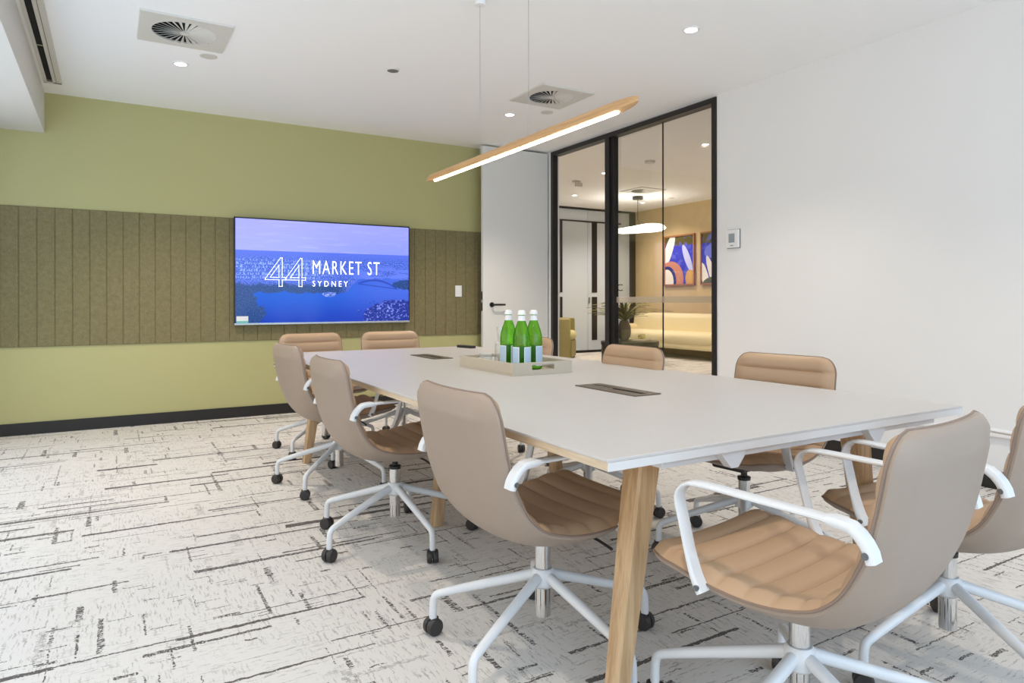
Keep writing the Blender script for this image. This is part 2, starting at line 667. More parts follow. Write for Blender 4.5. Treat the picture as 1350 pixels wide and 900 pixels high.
# black-framed glass front to the lounge
g = bpy.data.objects.new('window_3', None)
COL.objects.link(g)
g['kind'] = 'structure'
bm = B()
bm_box(bm, -0.012, 0.05, -0.318, -0.27, 0, 2.69)       # hinge jamb
bm_box(bm, -0.012, 0.10, -2.652, -2.605, 0, 2.69)      # jamb beside the white wall
bm_box(bm, -0.012, 0.08, -2.605, -0.318, 2.645, 2.69)  # head
bm_box(bm, 0.01, 0.065, -1.340, -1.225, 0, 2.645)       # post between doorway and glass
bm_box(bm, -0.012, 0.01, -1.29, -1.225, 0, 2.645)
bm_box(bm, 0.02, 0.08, -2.605, -1.340, 0, 0.06)        # sill channel
obj('window_frame', bm, M['black_alu'], g)
bm = B()
bm_box(bm, 0.046, 0.056, -1.974, -1.340, 0.06, 2.645)
obj('pane', bm, M['glass'], g)
bm = B()
bm_box(bm, 0.046, 0.056, -2.605, -1.98, 0.06, 2.645)
obj('pane', bm, M['glass'], g)
box_obj('joint', M['black_metal'], (0.045, 0.057, -1.980, -1.974, 0.06, 2.645), g)
box_obj('frosted_band', M['frost'], (0.040, 0.045, -2.603, -1.33, 1.026, 1.082), g)

# white door leaf, opened back against the olive wall
d = bpy.data.objects.new('door_1', None)
COL.objects.link(d)
d['kind'] = 'structure'
box_obj('door_leaf', M['door_white'], (-0.84, -0.02, -0.222, -0.182, 0.008, 2.68), d, bev=0.0015)
h = B()
cylp = [(-0.735, -0.222, 1.005), (-0.735, -0.234, 1.005)]
tube(h, cylp, 0.026, 20)
tube(h, [(-0.735, -0.232, 1.005), (-0.735, -0.275, 1.005)], 0.010, 12)
tube(h, smooth_path([(-0.735, -0.262, 1.005), (-0.735, -0.276, 1.005), (-0.70, -0.277, 1.005), (-0.60, -0.277, 1.005)]), 0.0105, 12)
obj('door_handle', h, M['black_metal'], d, True)
h = B()
bm_box(h, -0.8425, -0.8395, -0.214, -0.190, 0.94, 1.145)
obj('latch_plate', h, M['black_metal'], d)
h = B()
bm_box(h, -0.852, -0.842, -0.216, -0.190, 1.025, 1.06, bev=0.003)
obj('latch_bolt', h, M['steel'], d)

# acoustic felt band on the back wall
panel = thing('acoustic_panel', 'long olive felt acoustic band with vertical grooves across the back wall', 'wall panel', (0, -0.0065, 0))
bm = B()
x = XL
k = 0
while x < -0.02:
    x2 = min(x + 0.118, -0.002)
    bm_box(bm, x + 0.0018, x2 - 0.0018, -0.006, 0.006, 0.687, 1.790, bev=0.003, seg=1)
    x = x2
bm_box(bm, XL, -0.002, 0.0, 0.006, 0.687, 1.790)
obj('felt_boards', bm, M['felt'], panel)

# ------------------------------------------------------------------ television
tv = thing('television', 'large wall-mounted screen showing a blue harbour city view', 'television', (-2.432, 0, 1.315))
W2, H2 = 0.832, 0.484
bm = B()
bm_box(bm, -W2, W2, -0.062, -0.028, -H2, H2, bev=0.004)
bm_box(bm, -0.5, 0.5, -0.030, -0.0140, -0.3, 0.3)
obj('housing', bm, M['black_plastic'], tv)
bm = B()
for b in ((-W2, W2, H2 - .012, H2), (-W2, -W2 + .010, -H2, H2), (W2 - .010, W2, -H2, H2)):
    bm_box(bm, b[0], b[1], -0.066, -0.058, b[2], b[3])
obj('bezel', bm, M['black_metal'], tv)
box_obj('bottom_bezel', M['steel'], (-W2, W2, -0.067, -0.058, -H2, -H2 + .017), tv)


def screen_material():
    m = mat('harbour_picture', (10, 10, 40), rough=0.12, spec=0.25)
    g = NT(m)
    P = g.coord()
    s = g.sep(P)
    X = g.math('DIVIDE', s[0], W2)        # -1..1
    Z = g.math('DIVIDE', s[2], H2)
    t = g.step(Z, 0.38, 0.95)
    sky = g.mix(t, lin((136, 150, 236)), lin((150, 156, 252)))
    sky = g.mix(g.step(X, 0.9, -0.9), sky, g.mix(0.5, sky, lin((176, 176, 255))))
    hz = g.noise(g.comb(g.math('MULTIPLY', X, 2.5), g.math('MULTIPLY', Z, 14)), 1.0, 3, 0.6)
    sky = g.mix(g.math('MULTIPLY', g.step(hz, 0.5, 0.75), 0.3), sky, lin((196, 198, 255)))
    land = g.noise(g.comb(g.math('MULTIPLY', X, 70), g.math('MULTIPLY', Z, 48)), 1.0, 4, 0.75)
    city = g.mix(g.step(land, 0.40, 0.64), lin((34, 66, 186)), lin((112, 142, 236)))
    # towers: upright pale blocks over dark gaps, denser at the left
    tw = g.white(g.comb(g.math('FLOOR', g.math('MULTIPLY', X, 110)), g.math('FLOOR', g.math('MULTIPLY', Z, 15)), 4.0))
    lowp = g.math('LESS_THAN', g.math('FRACT', g.math('MULTIPLY', Z, 15)), tw[1])
    tower = g.math('MULTIPLY', g.math('MULTIPLY', g.math('GREATER_THAN', tw[0], 0.50), lowp), g.step(X, 0.20, -0.15))
    tower = g.math('MULTIPLY', tower, g.math('MULTIPLY', g.step(Z, 0.30, 0.16), g.step(Z, -0.20, -0.08)))
    city = g.mix(g.math('MULTIPLY', tower, 0.75), city, lin((152, 182, 250)))
    far = g.mix(g.step(Z, 0.20, 0.38), city, lin((84, 110, 224)))
    wn_ = g.noise(g.comb(g.math('MULTIPLY', X, 3.2), g.math('MULTIPLY', Z, 13)), 1.0, 2, 0.5)
    wat = g.math('MULTIPLY', g.step(wn_, 0.44, 0.52), g.step(X, 0.15, 0.5))
    far = g.mix(g.math('MULTIPLY', wat, g.step(Z, 0.22, 0.05)), far, lin((96, 122, 232)))
    ripple = g.noise(g.comb(g.math('MULTIPLY', X, 4), g.math('MULTIPLY', Z, 40)), 1.0, 3, 0.6)
    sea = g.mix(g.step(X, -0.4, 0.9), lin((0, 92, 208)), lin((74, 108, 222)))
    sea = g.mix(g.math('MULTIPLY', g.step(Z, -0.3, -1.0), 0.8), sea, lin((8, 36, 160)))
    sea = g.mix(g.math('MULTIPLY', ripple, 0.4), sea, lin((10, 70, 190)))
    shore = g.math('MULTIPLY_ADD', g.math('SUBTRACT', g.noise(g.comb(g.math('MULTIPLY', X, 5), 0.0), 1.0, 3, 0.6), 0.5), 0.26, -0.40)
    shore = g.math('ADD', shore, g.math('MULTIPLY', g.step(X, 0.18, 0.42), 0.30))
    low = g.step(g.math('SUBTRACT', Z, shore), -0.015, 0.015)
    strip = g.math('MULTIPLY', g.step(g.math('SUBTRACT', Z, shore), 0.20, 0.12), g.step(X, 0.30, 0.1))
    trees = g.mix(g.step(land, 0.4, 0.6), lin((18, 50, 104)), lin((50, 86, 150)))
    far = g.mix(strip, far, trees)
    c = g.mix(low, sea, far)
    for cx, cz, rx, rz, sd in ((-1.0, -0.78, 0.34, 0.30, 3.0), (-1.02, -0.50, 0.24, 0.20, 8.0), (0.86, -0.86, 0.46, 0.34, 5.0), (0.98, -0.22, 0.20, 0.10, 2.0), (0.02, -0.425, 0.085, 0.05, 9.0)):
        dx = g.math('DIVIDE', g.math('SUBTRACT', X, cx), rx)
        dz = g.math('DIVIDE', g.math('SUBTRACT', Z, cz), rz)
        rr = g.math('SQRT', g.math('ADD', g.math('MULTIPLY', dx, dx), g.math('MULTIPLY', dz, dz)))
        rr = g.math('ADD', rr, g.math('MULTIPLY', g.math('SUBTRACT', g.noise(P, 14 + sd, 3, 0.7), 0.5), 0.9))
        if cx > 0.5 and cz < -0.5:
            hc = g.mix(g.step(g.noise(P, 42, 3, 0.8), 0.54, 0.62), lin((28, 48, 140)), lin((130, 146, 245)))
        elif rx < 0.1:
            hc = g.mix(g.step(g.noise(P, 60, 3, 0.8), 0.45, 0.6), lin((60, 92, 190)), lin((150, 172, 245)))
        else:
            hc = trees
        c = g.mix(g.step(rr, 1.0, 0.93), c, hc)
    # arch bridge
    dx = g.math('DIVIDE', g.math('SUBTRACT', X, 0.60), 0.24)
    arch = g.math('SUBTRACT', g.math('MULTIPLY_ADD', g.math('MULTIPLY', dx, dx), -0.12, -0.14), Z)
    arch = g.math('SUBTRACT', arch, g.math('MULTIPLY', dx, 0.05))
    inside = g.math('LESS_THAN', g.math('ABSOLUTE', dx), 1.0)
    ar = g.math('MULTIPLY', inside, g.math('LESS_THAN', g.math('ABSOLUTE', arch), 0.020))
    deck = g.math('MULTIPLY', inside, g.math('LESS_THAN', g.math('ABSOLUTE', g.math('ADD', Z, g.math('MULTIPLY_ADD', dx, 0.05, 0.26))), 0.010))
    c = g.mix(g.math('MULTIPLY', g.math('MAXIMUM', ar, deck), 0.7), c, lin((34, 58, 160)))
    c = g.mix(g.step(Z, 0.385, 0.40), c, sky)
    g.link(c, g.b.inputs['Emission Color'])
    g.b.inputs['Emission Strength'].default_value = 0.85
    return m


for nm in ('harbour',):
    M['screen'] = screen_material()
box_obj('screen', M['screen'], (-W2 + .010, W2 - .010, -0.0645, -0.058, -H2 + .017, H2 - .012), tv)
M['glow_white'] = mat('screen_white', (255, 255, 255), 0.3, emis=(1, 1, 1), estr=0.85)
M['sticker_green'] = mat('sticker_green', (120, 200, 190), 0.5)
box_obj('sticker', M['white_plastic'], (-0.815, -0.715, -0.0665, -0.064, -0.465, -0.405), tv)
box_obj('sticker_band', M['sticker_green'], (-0.815, -0.715, -0.0668, -0.064, -0.465, -0.447), tv)


def text_mesh(name, s, m, box, y, bold=0.0, space=1.0, parent=None, depth=0.0005):
    """lettering fitted into box = (x0, x1, z0, z1) on a plane facing -Y"""
    c = bpy.data.curves.new(name, 'FONT')
    c.body = s
    c.size = 1.0
    c.offset = bold
    c.space_character = space
    c.extrude = 0.001
    c.resolution_u = 3
    t = bpy.data.objects.new('tmp', c)
    COL.objects.link(t)
    dg = bpy.context.evaluated_depsgraph_get()
    dg.update()
    me = bpy.data.meshes.new_from_object(t.evaluated_get(dg))
    bpy.data.objects.remove(t)
    xs = [v.co.x for v in me.vertices]
    ys = [v.co.y for v in me.vertices]
    kx = (box[1] - box[0]) / (max(xs) - min(xs))
    kz = (box[3] - box[2]) / (max(ys) - min(ys))
    x0, y0 = min(xs), min(ys)
    for v in me.vertices:
        v.co = (box[0] + (v.co.x - x0) * kx, y - depth * (1 if v.co.z > 0 else -1), box[2] + (v.co.y - y0) * kz)
    o = bpy.data.objects.new(name, me)
    me.materials.clear()
    me.materials.append(m)
    COL.objects.link(o)
    if parent:
        o.parent = parent
    return o


text_mesh('headline_lettering', 'MARKET ST', M['glow_white'], (-0.141, 0.515, -0.015, 0.114), -0.0658, bold=-0.008, space=1.20, parent=tv)
text_mesh('lower_lettering', 'SYDNEY', M['glow_white'], (-0.143, 0.195, -0.132, -0.078), -0.0658, bold=0.0, space=1.6, parent=tv)


def outline(bm, poly, w, y):
    n = len(poly)
    for i in range(n):
        a = Vector((poly[i][0], 0, poly[i][1]))
        b = Vector((poly[(i + 1) % n][0], 0, poly[(i + 1) % n][1]))
        dv = (b - a).normalized()
        pv = Vector((-dv.z, 0, dv.x)) * w / 2
        e = dv * w / 2
        pts = [a - e + pv, b + e + pv, b + e - pv, a - e - pv]
        f = [bm.verts.new((p.x, y, p.z)) for p in pts]
        k = [bm.verts.new((p.x, y + 0.0008, p.z)) for p in pts]
        bm.faces.new(f)
        bm.faces.new(list(reversed(k)))
        for q in range(4):
            r_ = (q + 1) % 4
            bm.faces.new((f[q], f[r_], k[r_], k[q]))


for ox in (-0.567, -0.388):
    bm = B()
    out = [(0.0, 0.0), (0.0, 0.012), (0.134, 0.203), (0.148, 0.203), (0.148, 0.022), (0.179, 0.022), (0.179, 0.0), (0.148, 0.0), (0.148, -0.060), (0.119, -0.060), (0.119, 0.0)]
    inn = [(0.042, 0.022), (0.119, 0.134), (0.119, 0.022)]
    outline(bm, [(p[0] + ox, p[1] - 0.074) for p in out], 0.0040, -0.0662)
    outline(bm, [(p[0] + ox, p[1] - 0.074) for p in inn], 0.0040, -0.0662)
    obj('numeral_outline', bm, M['glow_white'], tv)

# ------------------------------------------------------------------ wall fittings
sw = thing('light_switch', 'white light switch plate on the felt band right of the screen', 'switch', (-1.025, -0.012, 1.15))
box_obj('plate', M['white_plastic'], (-0.038, 0.038, -0.010, 0.0, -0.06, 0.06), sw, bev=0.003)
box_obj('rocker', M['cap'], (-0.012, 0.012, -0.014, -0.009, -0.02, 0.02), sw, bev=0.002)
th = thing('thermostat', 'small white thermostat with grey display on the white wall', 'thermostat', (0, -2.827, 1.528))
box_obj('back_plate', M['steel'], (-0.006, 0.0, -0.064, 0.064, -0.074, 0.074), th)
box_obj('housing', M['white_plastic'], (-0.028, -0.006, -0.06, 0.06, -0.07, 0.07), th, bev=0.004)
box_obj('display', M['grey_lcd'], (-0.0295, -0.027, -0.028, 0.030, -0.030, 0.040), th)
box_obj('button', M['grey_lcd'], (-0.030, -0.027, -0.014, 0.014, -0.057, -0.049), th)

# ------------------------------------------------------------------ ceiling fittings
def swirl(label, x, y, z, s=0.5, group='swirl ceiling diffusers'):
    t = thing('ceiling_diffuser', label, 'air vent', (x, y, z), 0, group)
    hs = s / 2
    r = s * 0.36
    n = 64
    bm = B()
    def sq(a):
        c, s_ = math.cos(a), math.sin(a)
        k = hs / max(abs(c), abs(s_))
        return (c * k, s_ * k)
    top = [(*sq(PI / 4 + 2 * PI * k / n), 0) for k in range(n)]
    bot = [(p[0] * .985, p[1] * .985, -0.012) for p in top]
    ib = [(r * math.cos(PI / 4 + 2 * PI * k / n), r * math.sin(PI / 4 + 2 * PI * k / n), -0.012) for k in range(n)]
    it = [(p[0], p[1], -0.001) for p in ib]
    loft(bm, [top, bot, ib, it], True, False)
    obj('plate', bm, M['vent_white'], t)
    bm = B()
    cyl(bm, (0, 0, 0), r, -0.0015, -0.0005, 48)
    obj('duct_mouth', bm, M['black_void'], t)
    bm = B()
    nb = 28
    for k in range(nb):
        a = 2 * PI * k / nb
        c, s_ = math.cos(a), math.sin(a)
        w = 2 * PI * r / nb * 0.27
        def pt(rad, off, zz):
            return (rad * c - off * s_, rad * s_ + off * c, zz)
        p = [pt(0.02, .0015, -.010), pt(r, w, -.0125), pt(r, -w, -.003), pt(0.02, -.0015, -.004)]
        q = [pt(0.02, .0015, -.0115), pt(r, w, -.014), pt(r, -w, -.0045), pt(0.02, -.0015, -.0055)]
        loft(bm, [p, q], True, True)
    cyl(bm, (0, 0, 0), 0.026, -0.015, -0.002, 20)
    obj('swirl_blades', bm, M['vent_white'], t)
    return t


swirl('square swirl air diffuser in the ceiling above the left end of the olive wall', -3.818, -1.90, H)
swirl('square swirl air diffuser in the ceiling above the oak pendant, by the glass front', -1.136, -1.955, H)
swirl('square swirl air diffuser in the lounge ceiling beyond the glass', 3.6, 2.28, LH, 0.55)


def downlight(label, x, y, z, watts, group='recessed downlights', cone=110):
    t = thing('downlight', label, 'ceiling light', (x, y, z), 0, group)
    bm = B()
    lathe(bm, [(0.036, -0.002), (0.040, -0.006), (0.052, -0.005), (0.054, 0.0), (0.036, 0.0)], 32, close_top=False, close_bot=False)
    obj('trim_ring', bm, M['white_plastic'], t, True)
    bm = B()
    cyl(bm, (0, 0, 0), 0.037, -0.004, -0.0005, 28)
    obj('lens', bm, M['lens'], t)
    l = bpy.data.lights.new('downlight_lamp', 'SPOT')
    l.energy = watts
    l.color = WARM
    l.spot_size = R(cone)
    l.spot_blend = 0.8
    l.shadow_soft_size = 0.035
    o = bpy.data.objects.new('downlight_lamp', l)
    COL.objects.link(o)
    o.location = (0, 0, -0.02)
    o.parent = t
    return t


DL = [(-3.789, -1.267, 'small round downlight in front of the left diffuser, over the olive wall'),
      (-1.157, -1.322, 'small round downlight beside the diffuser near the glass front'),
      (-1.156, -3.507, 'small round downlight in the ceiling nearest the white wall'),
      (-3.789, -3.507, 'round downlight in the ceiling over the left side of the table'),
      (-3.789, -5.75, 'round downlight in the ceiling over the near left corner of the room'),
      (-1.156, -5.75, 'round downlight in the ceiling over the two nearest chairs')]
for x, y, l in DL:
    downlight(l, x, y, H, DOWN * (2.1 if y > -2 else 1.0))


def disc_fitting(name, label, cat, x, y, z, r, h, m2, group=None):
    t = thing(name, label, cat, (x, y, z), 0, group)
    bm = B()
    lathe(bm, [(r * .9, -h), (r, -h * .5), (r, 0)], 28, close_bot=False)
    obj('rim', bm, M['vent_white'], t, True)
    bm = B()
    lathe(bm, [(r * .35, -h * 1.3), (r * .88, -h * 1.0), (r * .9, -h * .5)], 28)
    obj('cover', bm, m2, t, True)
    return t


disc_fitting('ceiling_speaker', 'flat round white cover in the ceiling next to the left diffuser', 'speaker', -3.639, -1.525, H, 0.055, 0.005, M['vent_white'], 'round ceiling covers')
disc_fitting('ceiling_speaker', 'flat round white cover in the ceiling next to the diffuser by the glass', 'speaker', -0.912, -1.55, H, 0.055, 0.005, M['vent_white'], 'round ceiling covers')
disc_fitting('smoke_detector', 'small round grey-centred detector alone in the middle of the ceiling', 'smoke detector', -2.474, -1.915, H, 0.045, 0.014, mat('detector_grey', (120, 118, 114), 0.5))

sl = thing('slot_diffuser', 'long black linear slot diffuser beside the bulkhead', 'air vent', (-4.585, 0, H))
bm = B()
for x0, x1 in ((-0.055, -0.034), (0.002, 0.024), (0.027, 0.058)):
    bm_box(bm, x0, x1, -6.0, -0.34, -0.010, 0.0)
bm_box(bm, -0.055, 0.058, -0.36, -0.335, -0.010, 0.0)
obj('slot_frame', bm, M['vent_white'], sl)
box_obj('slot_gap', M['black_void'], (-0.04, 0.032, -6.0, -0.36, -0.003, -0.0005), sl)
for k in range(3):
    box_obj('slot_spacer', M['steel'], (-0.034, 0.002, -0.42 - k * .8, -0.40 - k * .8, -0.008, -0.001), sl)

# ------------------------------------------------------------------ oak linear pendant
pe = thing('pendant_light', 'long slim oak bar pendant with glowing strip over the table', 'pendant light', (-2.46, -3.50, 1.80))
L2, w2, hh = 1.01, 0.027, 0.045
bm = B()
ring = []
n = 12
prof = []
for k in range(n + 1):
    a = PI * k / n
    prof.append((w2 * math.cos(a) * 1.0, 0.006 + (hh - 0.006) * math.sin(a) ** 0.8))
sect = [(w2 * .92, 0.0)] + prof + [(-w2 * .92, 0.0)]
rings = []
for yy, s in [(-L2 + .16 * (1 - math.cos(a * PI / 16)), max(.08, math.sin(a * PI / 16))) for a in range(0, 9)] + [(L2 - .16 * (1 - math.cos(a * PI / 16)), max(.08, math.sin(a * PI / 16))) for a in range(8, -1, -1)]:
    rings.append([(p[0] * s, yy, hh * .5 + (p[1] - hh * .5) * (0.35 + 0.65 * s)) for p in sect])
loft(bm, rings)
obj('oak_bar', bm, M['oak_lamp'], pe, True)
bm = B()
rings = []
for yy, s in ((-L2 + .115, .3), (-L2 + .13, .9), (-L2 + .15, 1), (L2 - .15, 1), (L2 - .13, .9), (L2 - .115, .3)):
    rings.append([(0.014 * s, yy, -0.001), (0.011 * s, yy, -0.006), (-0.011 * s, yy, -0.006), (-0.014 * s, yy, -0.001), (0, yy, 0.004)])
loft(bm, rings)
obj('led_diffuser', bm, M['led'], pe, True)
for yy in (0.286, -0.217):
    bm = B()
    tube(bm, [(0, yy, hh - 0.004), (0, yy, H - 1.80 - 0.03)], 0.0013, 6)
    c = obj('suspension_cable', bm, M['steel'], pe)
    bm = B()
    lathe(bm, [(0.030, -0.032), (0.032, -0.028), (0.032, 0.0)], 24, (0, yy, H - 1.80))
    obj('ceiling_cap', bm, M['white_plastic'], pe, True)

# ------------------------------------------------------------------ conference table
TX0, TX1, TY0, TY1, TZ = -3.295, -1.835, -5.365, -1.885, 0.70
XC, YC = (TX0 + TX1) / 2, (TY0 + TY1) / 2
tb = thing('conference_table', 'long white-topped conference table on splayed oak legs', 'table', (XC, YC, 0))
hx, hy = (TX1 - TX0) / 2, (TY1 - TY0) / 2
bm = B()
bm_box(bm, -hx, hx, -hy, hy, TZ - 0.007, TZ, bev=0.001, seg=1)
obj('tabletop', bm, M['laminate'], tb)
bm = B()
# core of the top, its long edges in oak
loft(bm, [[(-hx + .0005, -hy + .0005, TZ - .007), (hx - .0005, -hy + .0005, TZ - .007), (hx - .0005, hy - .0005, TZ - .007), (-hx + .0005, hy - .0005, TZ - .007)],
          [(-hx + .002, -hy + .0005, TZ - .026), (hx - .002, -hy + .0005, TZ - .026), (hx - .002, hy - .0005, TZ - .026), (-hx + .002, hy - .0005, TZ - .026)]])
obj('oak_core', bm, M['oak_edge'], tb)
for s in (-1, 1):
    bm = B()
    bm_box(bm, -hx + .0005, hx - .0005, s * hy - .0015, s * hy + .0005, TZ - .026, TZ - .007)
    obj('end_banding', bm, M['edge_white'], tb)
# steel frame: two end beams, two rails, tabs
for s in (-1, 1):
    bm = B()
    y0 = s * (hy - 0.055)
    bm_box(bm, -hx + .19, hx - .10, y0 - .02, y0 + .02, TZ - .052, TZ - .026, bev=0.003)
    for fx in (-0.33, 0.27):
        yv = s * (hy - 0.022)
        pts = [(fx - .045, TZ - .026), (fx + .045, TZ - .026), (fx + .040, TZ - .045), (fx + .018, TZ - .070), (fx - .006, TZ - .070), (fx - .03, TZ - .045)]
        loft(bm, [[(p[0], yv - .012, p[1]) for p in pts], [(p[0], yv + .012, p[1]) for p in pts]])
    obj('end_beam', bm, M['white_metal'], tb)
for s in (-1, 1):
    bm = B()
    bm_box(bm, s * .42 - .02, s * .42 + .02, -hy + .08, hy - .08, TZ - .066, TZ - .026)
    obj('rail', bm, M['white_metal'], tb)


def leg_bm(fx, fy, dx, top=0.674):
    bm = B()
    a, b = 0.036, 0.024
    rings = []
    for z in (0.0, 0.004, top):
        f = z / top
        cx = fx + dx * f
        w = b + (a - b) * f
        w -= 0.002 if z == 0.0 else 0
        c = 0.006
        rings.append([(cx + w, fy + w - c, z), (cx + w - c, fy + w, z), (cx - w + c, fy + w, z), (cx - w, fy + w - c, z),
                      (cx - w, fy - w + c, z), (cx - w + c, fy - w, z), (cx + w - c, fy - w, z), (cx + w, fy - w + c, z)])
    loft(bm, rings)
    return bm


for fx, fy, dx in ((-0.56, -1.552, .10), (-0.56, 1.552, .10), (0.535, -1.552, -.10), (0.535, 1.552, -.10),
                   (-0.345, 0.0, .07), (0.345, 0.0, -.07)):
    lo = obj('leg', leg_bm(fx, fy, dx), M['oak_leg'], tb)
for yy in (-0.9, 0.95):
    t = thing('power_hub', 'bronze flip-lid power hub set into the tabletop, %s' % ('nearest the front of the table' if yy < 0 else 'at the far end by the screen'), 'power hub', (-2.545 if yy < 0 else -2.52, -4.48 if yy < 0 else -2.68, TZ), 0, 'power hubs in the tabletop')
    bm = B()
    for b in ((-.062, .062, -.18, -.155), (-.062, .062, .155, .18), (-.062, -.012, -.155, .155), (.018, .062, -.155, .155)):
        bm_box(bm, b[0], b[1], b[2], b[3], 0.0, 0.004)
    obj('rim', bm, M['hub'], t)
    box_obj('socket_well', M['black_void'], (-.012, .018, -.155, .155, 0.0, 0.0012), t)
    box_obj('lid_lip', M['steel'], (-.0115, -.001, 0.01, 0.15, 0.0012, 0.005), t)
# cable hanging under the top
bm = B()
tube(bm, smooth_path([(-2.50, -4.50, 0.672), (-2.52, -4.7, 0.655), (-2.64, -4.78, 0.625), (-2.55, -4.66, 0.60), (-2.36, -4.6, 0.615), (-2.28, -4.52, 0.672)]), 0.005, 8)
tag(obj('power_cable', bm, M['black_plastic'], None, True), 'black power cable looped under the near end of the table', 'cable')

# ------------------------------------------------------------------ swivel chairs
def chair_surface():
    ctr = [(0.262, 0.426), (0.235, 0.432), (0.17, 0.426), (0.08, 0.410), (-0.02, 0.400), (-0.11, 0.399), (-0.180, 0.416),
           (-0.229, 0.466), (-0.259, 0.543), (-0.281, 0.635), (-0.299, 0.728), (-0.311, 0.788), (-0.313, 0.803)]
    NS = 118
    pts, Ltot = catmull([(0, y, z) for y, z in ctr], NS)
    return pts, Ltot, NS


def chair_parts():
    pts, Ltot, NS = chair_surface()
    NTT = 17
    def frame(i):
        t = (pts[min(NS - 1, i + 1)] - pts[max(0, i - 1)]).normalized()
        n = Vector((0, -t.z, t.y))
        # seat runs -y, so the up/forward normal is
        n = Vector((0, t.z, -t.y))
        return t, n
    def half(s):
        f = s / Ltot
        w = 0.238 + 0.006 * math.sin(PI * min(1, f * 1.3)) - 0.004 * max(0, f - .7) / .3
        r = 0.075
        for dist in (s, Ltot - s):
            if dist < r:
                w -= r * .85 - .85 * math.sqrt(max(0, r * r - (r - dist) ** 2))
        return w
    grid = []
    for i in range(NS):
        s = Ltot * i / (NS - 1)
        f = s / Ltot
        t, n = frame(i)
        w = half(s)
        cup = 0.010 + 0.028 * math.exp(-((f - 0.52) / 0.16) ** 2) + 0.014 * max(0, f - .6)
        row = []
        for k in range(NTT):
            u = -1 + 2 * k / (NTT - 1)
            row.append((pts[i] + Vector((u * w, 0, 0)) + n * cup * abs(u) ** 2.2, n, u, s))
        grid.append(row)
    per = [(0, k) for k in range(NTT)] + [(i, NTT - 1) for i in range(1, NS)] + [(NS - 1, k) for k in range(NTT - 2, -1, -1)] + [(i, 0) for i in range(NS - 2, 0, -1)]

    def solid(offa, offb):
        bm = B()
        va = [[bm.verts.new(g_[0] + g_[1] * offa(g_[2], g_[3])) for g_ in row] for row in grid]
        vb = [[bm.verts.new(g_[0] + g_[1] * offb(g_[2], g_[3])) for g_ in row] for row in grid]
        for i in range(NS - 1):
            for k in range(NTT - 1):
                bm.faces.new((va[i][k], va[i][k + 1], va[i + 1][k + 1], va[i + 1][k]))
                bm.faces.new((vb[i][k], vb[i + 1][k], vb[i + 1][k + 1], vb[i][k + 1]))
        N = len(per)
        for a in range(N):
            i, k = per[a]
            i2, k2 = per[(a + 1) % N]
            bm.faces.new((va[i][k], va[i2][k2], vb[i2][k2], vb[i][k]))
        return bm

    def edge_fade(u, s):
        d = min((1 - abs(u)) * 0.24, s, Ltot - s)
        return min(1.0, max(0.0, d / 0.026)) ** 0.5

    pitch = Ltot / 13.0
    def puff(u, s):
        ch = abs(math.sin(PI * s / pitch)) ** 0.42
        d = min((1 - abs(u)) * 0.24, s, Ltot - s)
        inner = min(1.0, max(0.0, (d - 0.006) / 0.05))
        return 0.004 + edge_fade(u, s) * (0.0185 + (0.0095 * inner + 0.002) * (ch - 0.5))
    def back(u, s):
        d = min((1 - abs(u)) * 0.24, s, Ltot - s)
        return -(0.009 + 0.022 * min(1.0, max(0.0, d / 0.06)) ** 0.6)
    zero = lambda u, s: 0.0
    shell = solid(zero, back)
    cush = solid(puff, lambda u, s: -0.0005)
    pip = B()
    loop_tube(pip, [grid[i][k][0] + grid[i][k][1] * 0.001 + Vector((0.002 * (1 if grid[i][k][2] > .99 else -1 if grid[i][k][2] < -.99 else 0), 0, 0)) for i, k in per], 0.0032, 6)
    return shell, cush, pip


def arm_bm(s):
    bm = B()
    path = [(-0.276, 0.578), (-0.270, 0.598), (-0.250, 0.624), (-0.215, 0.636), (-0.05, 0.640), (0.085, 0.642), (0.125, 0.634), (0.143, 0.605), (0.133, 0.56), (0.112, 0.48), (0.096, 0.435), (0.080, 0.408)]
    pts, L = catmull([(0, y, z) for y, z in path], 40)
    rings = []
    for i, p in enumerate(pts):
        t = (pts[min(39, i + 1)] - pts[max(0, i - 1)]).normalized()
        n = Vector((0, -t.z, t.y))
        f = i / 39
        hw = 0.0180
        th_ = 0.0046
        if f < 0.16 or f > 0.86:
            th_ += 0.004 * (1 if f < .16 else (f - .86) / .14)
        xc = s * 0.2565
        rings.append([p + Vector((xc + hw, 0, 0)) + n * th_ * .4, p + Vector((xc + hw * .8, 0, 0)) + n * th_, p + Vector((xc - hw * .8, 0, 0)) + n * th_,
                      p + Vector((xc - hw, 0, 0)) + n * th_ * .4, p + Vector((xc - hw, 0, 0)) - n * th_ * .4, p + Vector((xc - hw * .8, 0, 0)) - n * th_,
                      p + Vector((xc + hw * .8, 0, 0)) - n * th_, p + Vector((xc + hw, 0, 0)) - n * th_ * .4])
    loft(bm, rings)
    return bm


def screw_bm(s, y, z):
    bm = B()
    tube(bm, [(s * 0.2700, y, z), (s * 0.2762, y, z)], 0.0065, 14)
    tube(bm, [(s * 0.2755, y, z), (s * 0.2770, y, z)], 0.0032, 6)
    return bm


def chair_leg_bm():
    bm = B()
    p = smooth_path([(0.02, 0, 0.226), (0.12, 0, 0.196), (0.24, 0, 0.160), (0.315, 0, 0.136), (0.347, 0, 0.124), (0.352, 0, 0.090), (0.352, 0, 0.050)], 2)
    tube(bm, p, [0.0165 - 0.0045 * min(1, i / (len(p) * .6)) for i in range(len(p))], 12)
    return bm


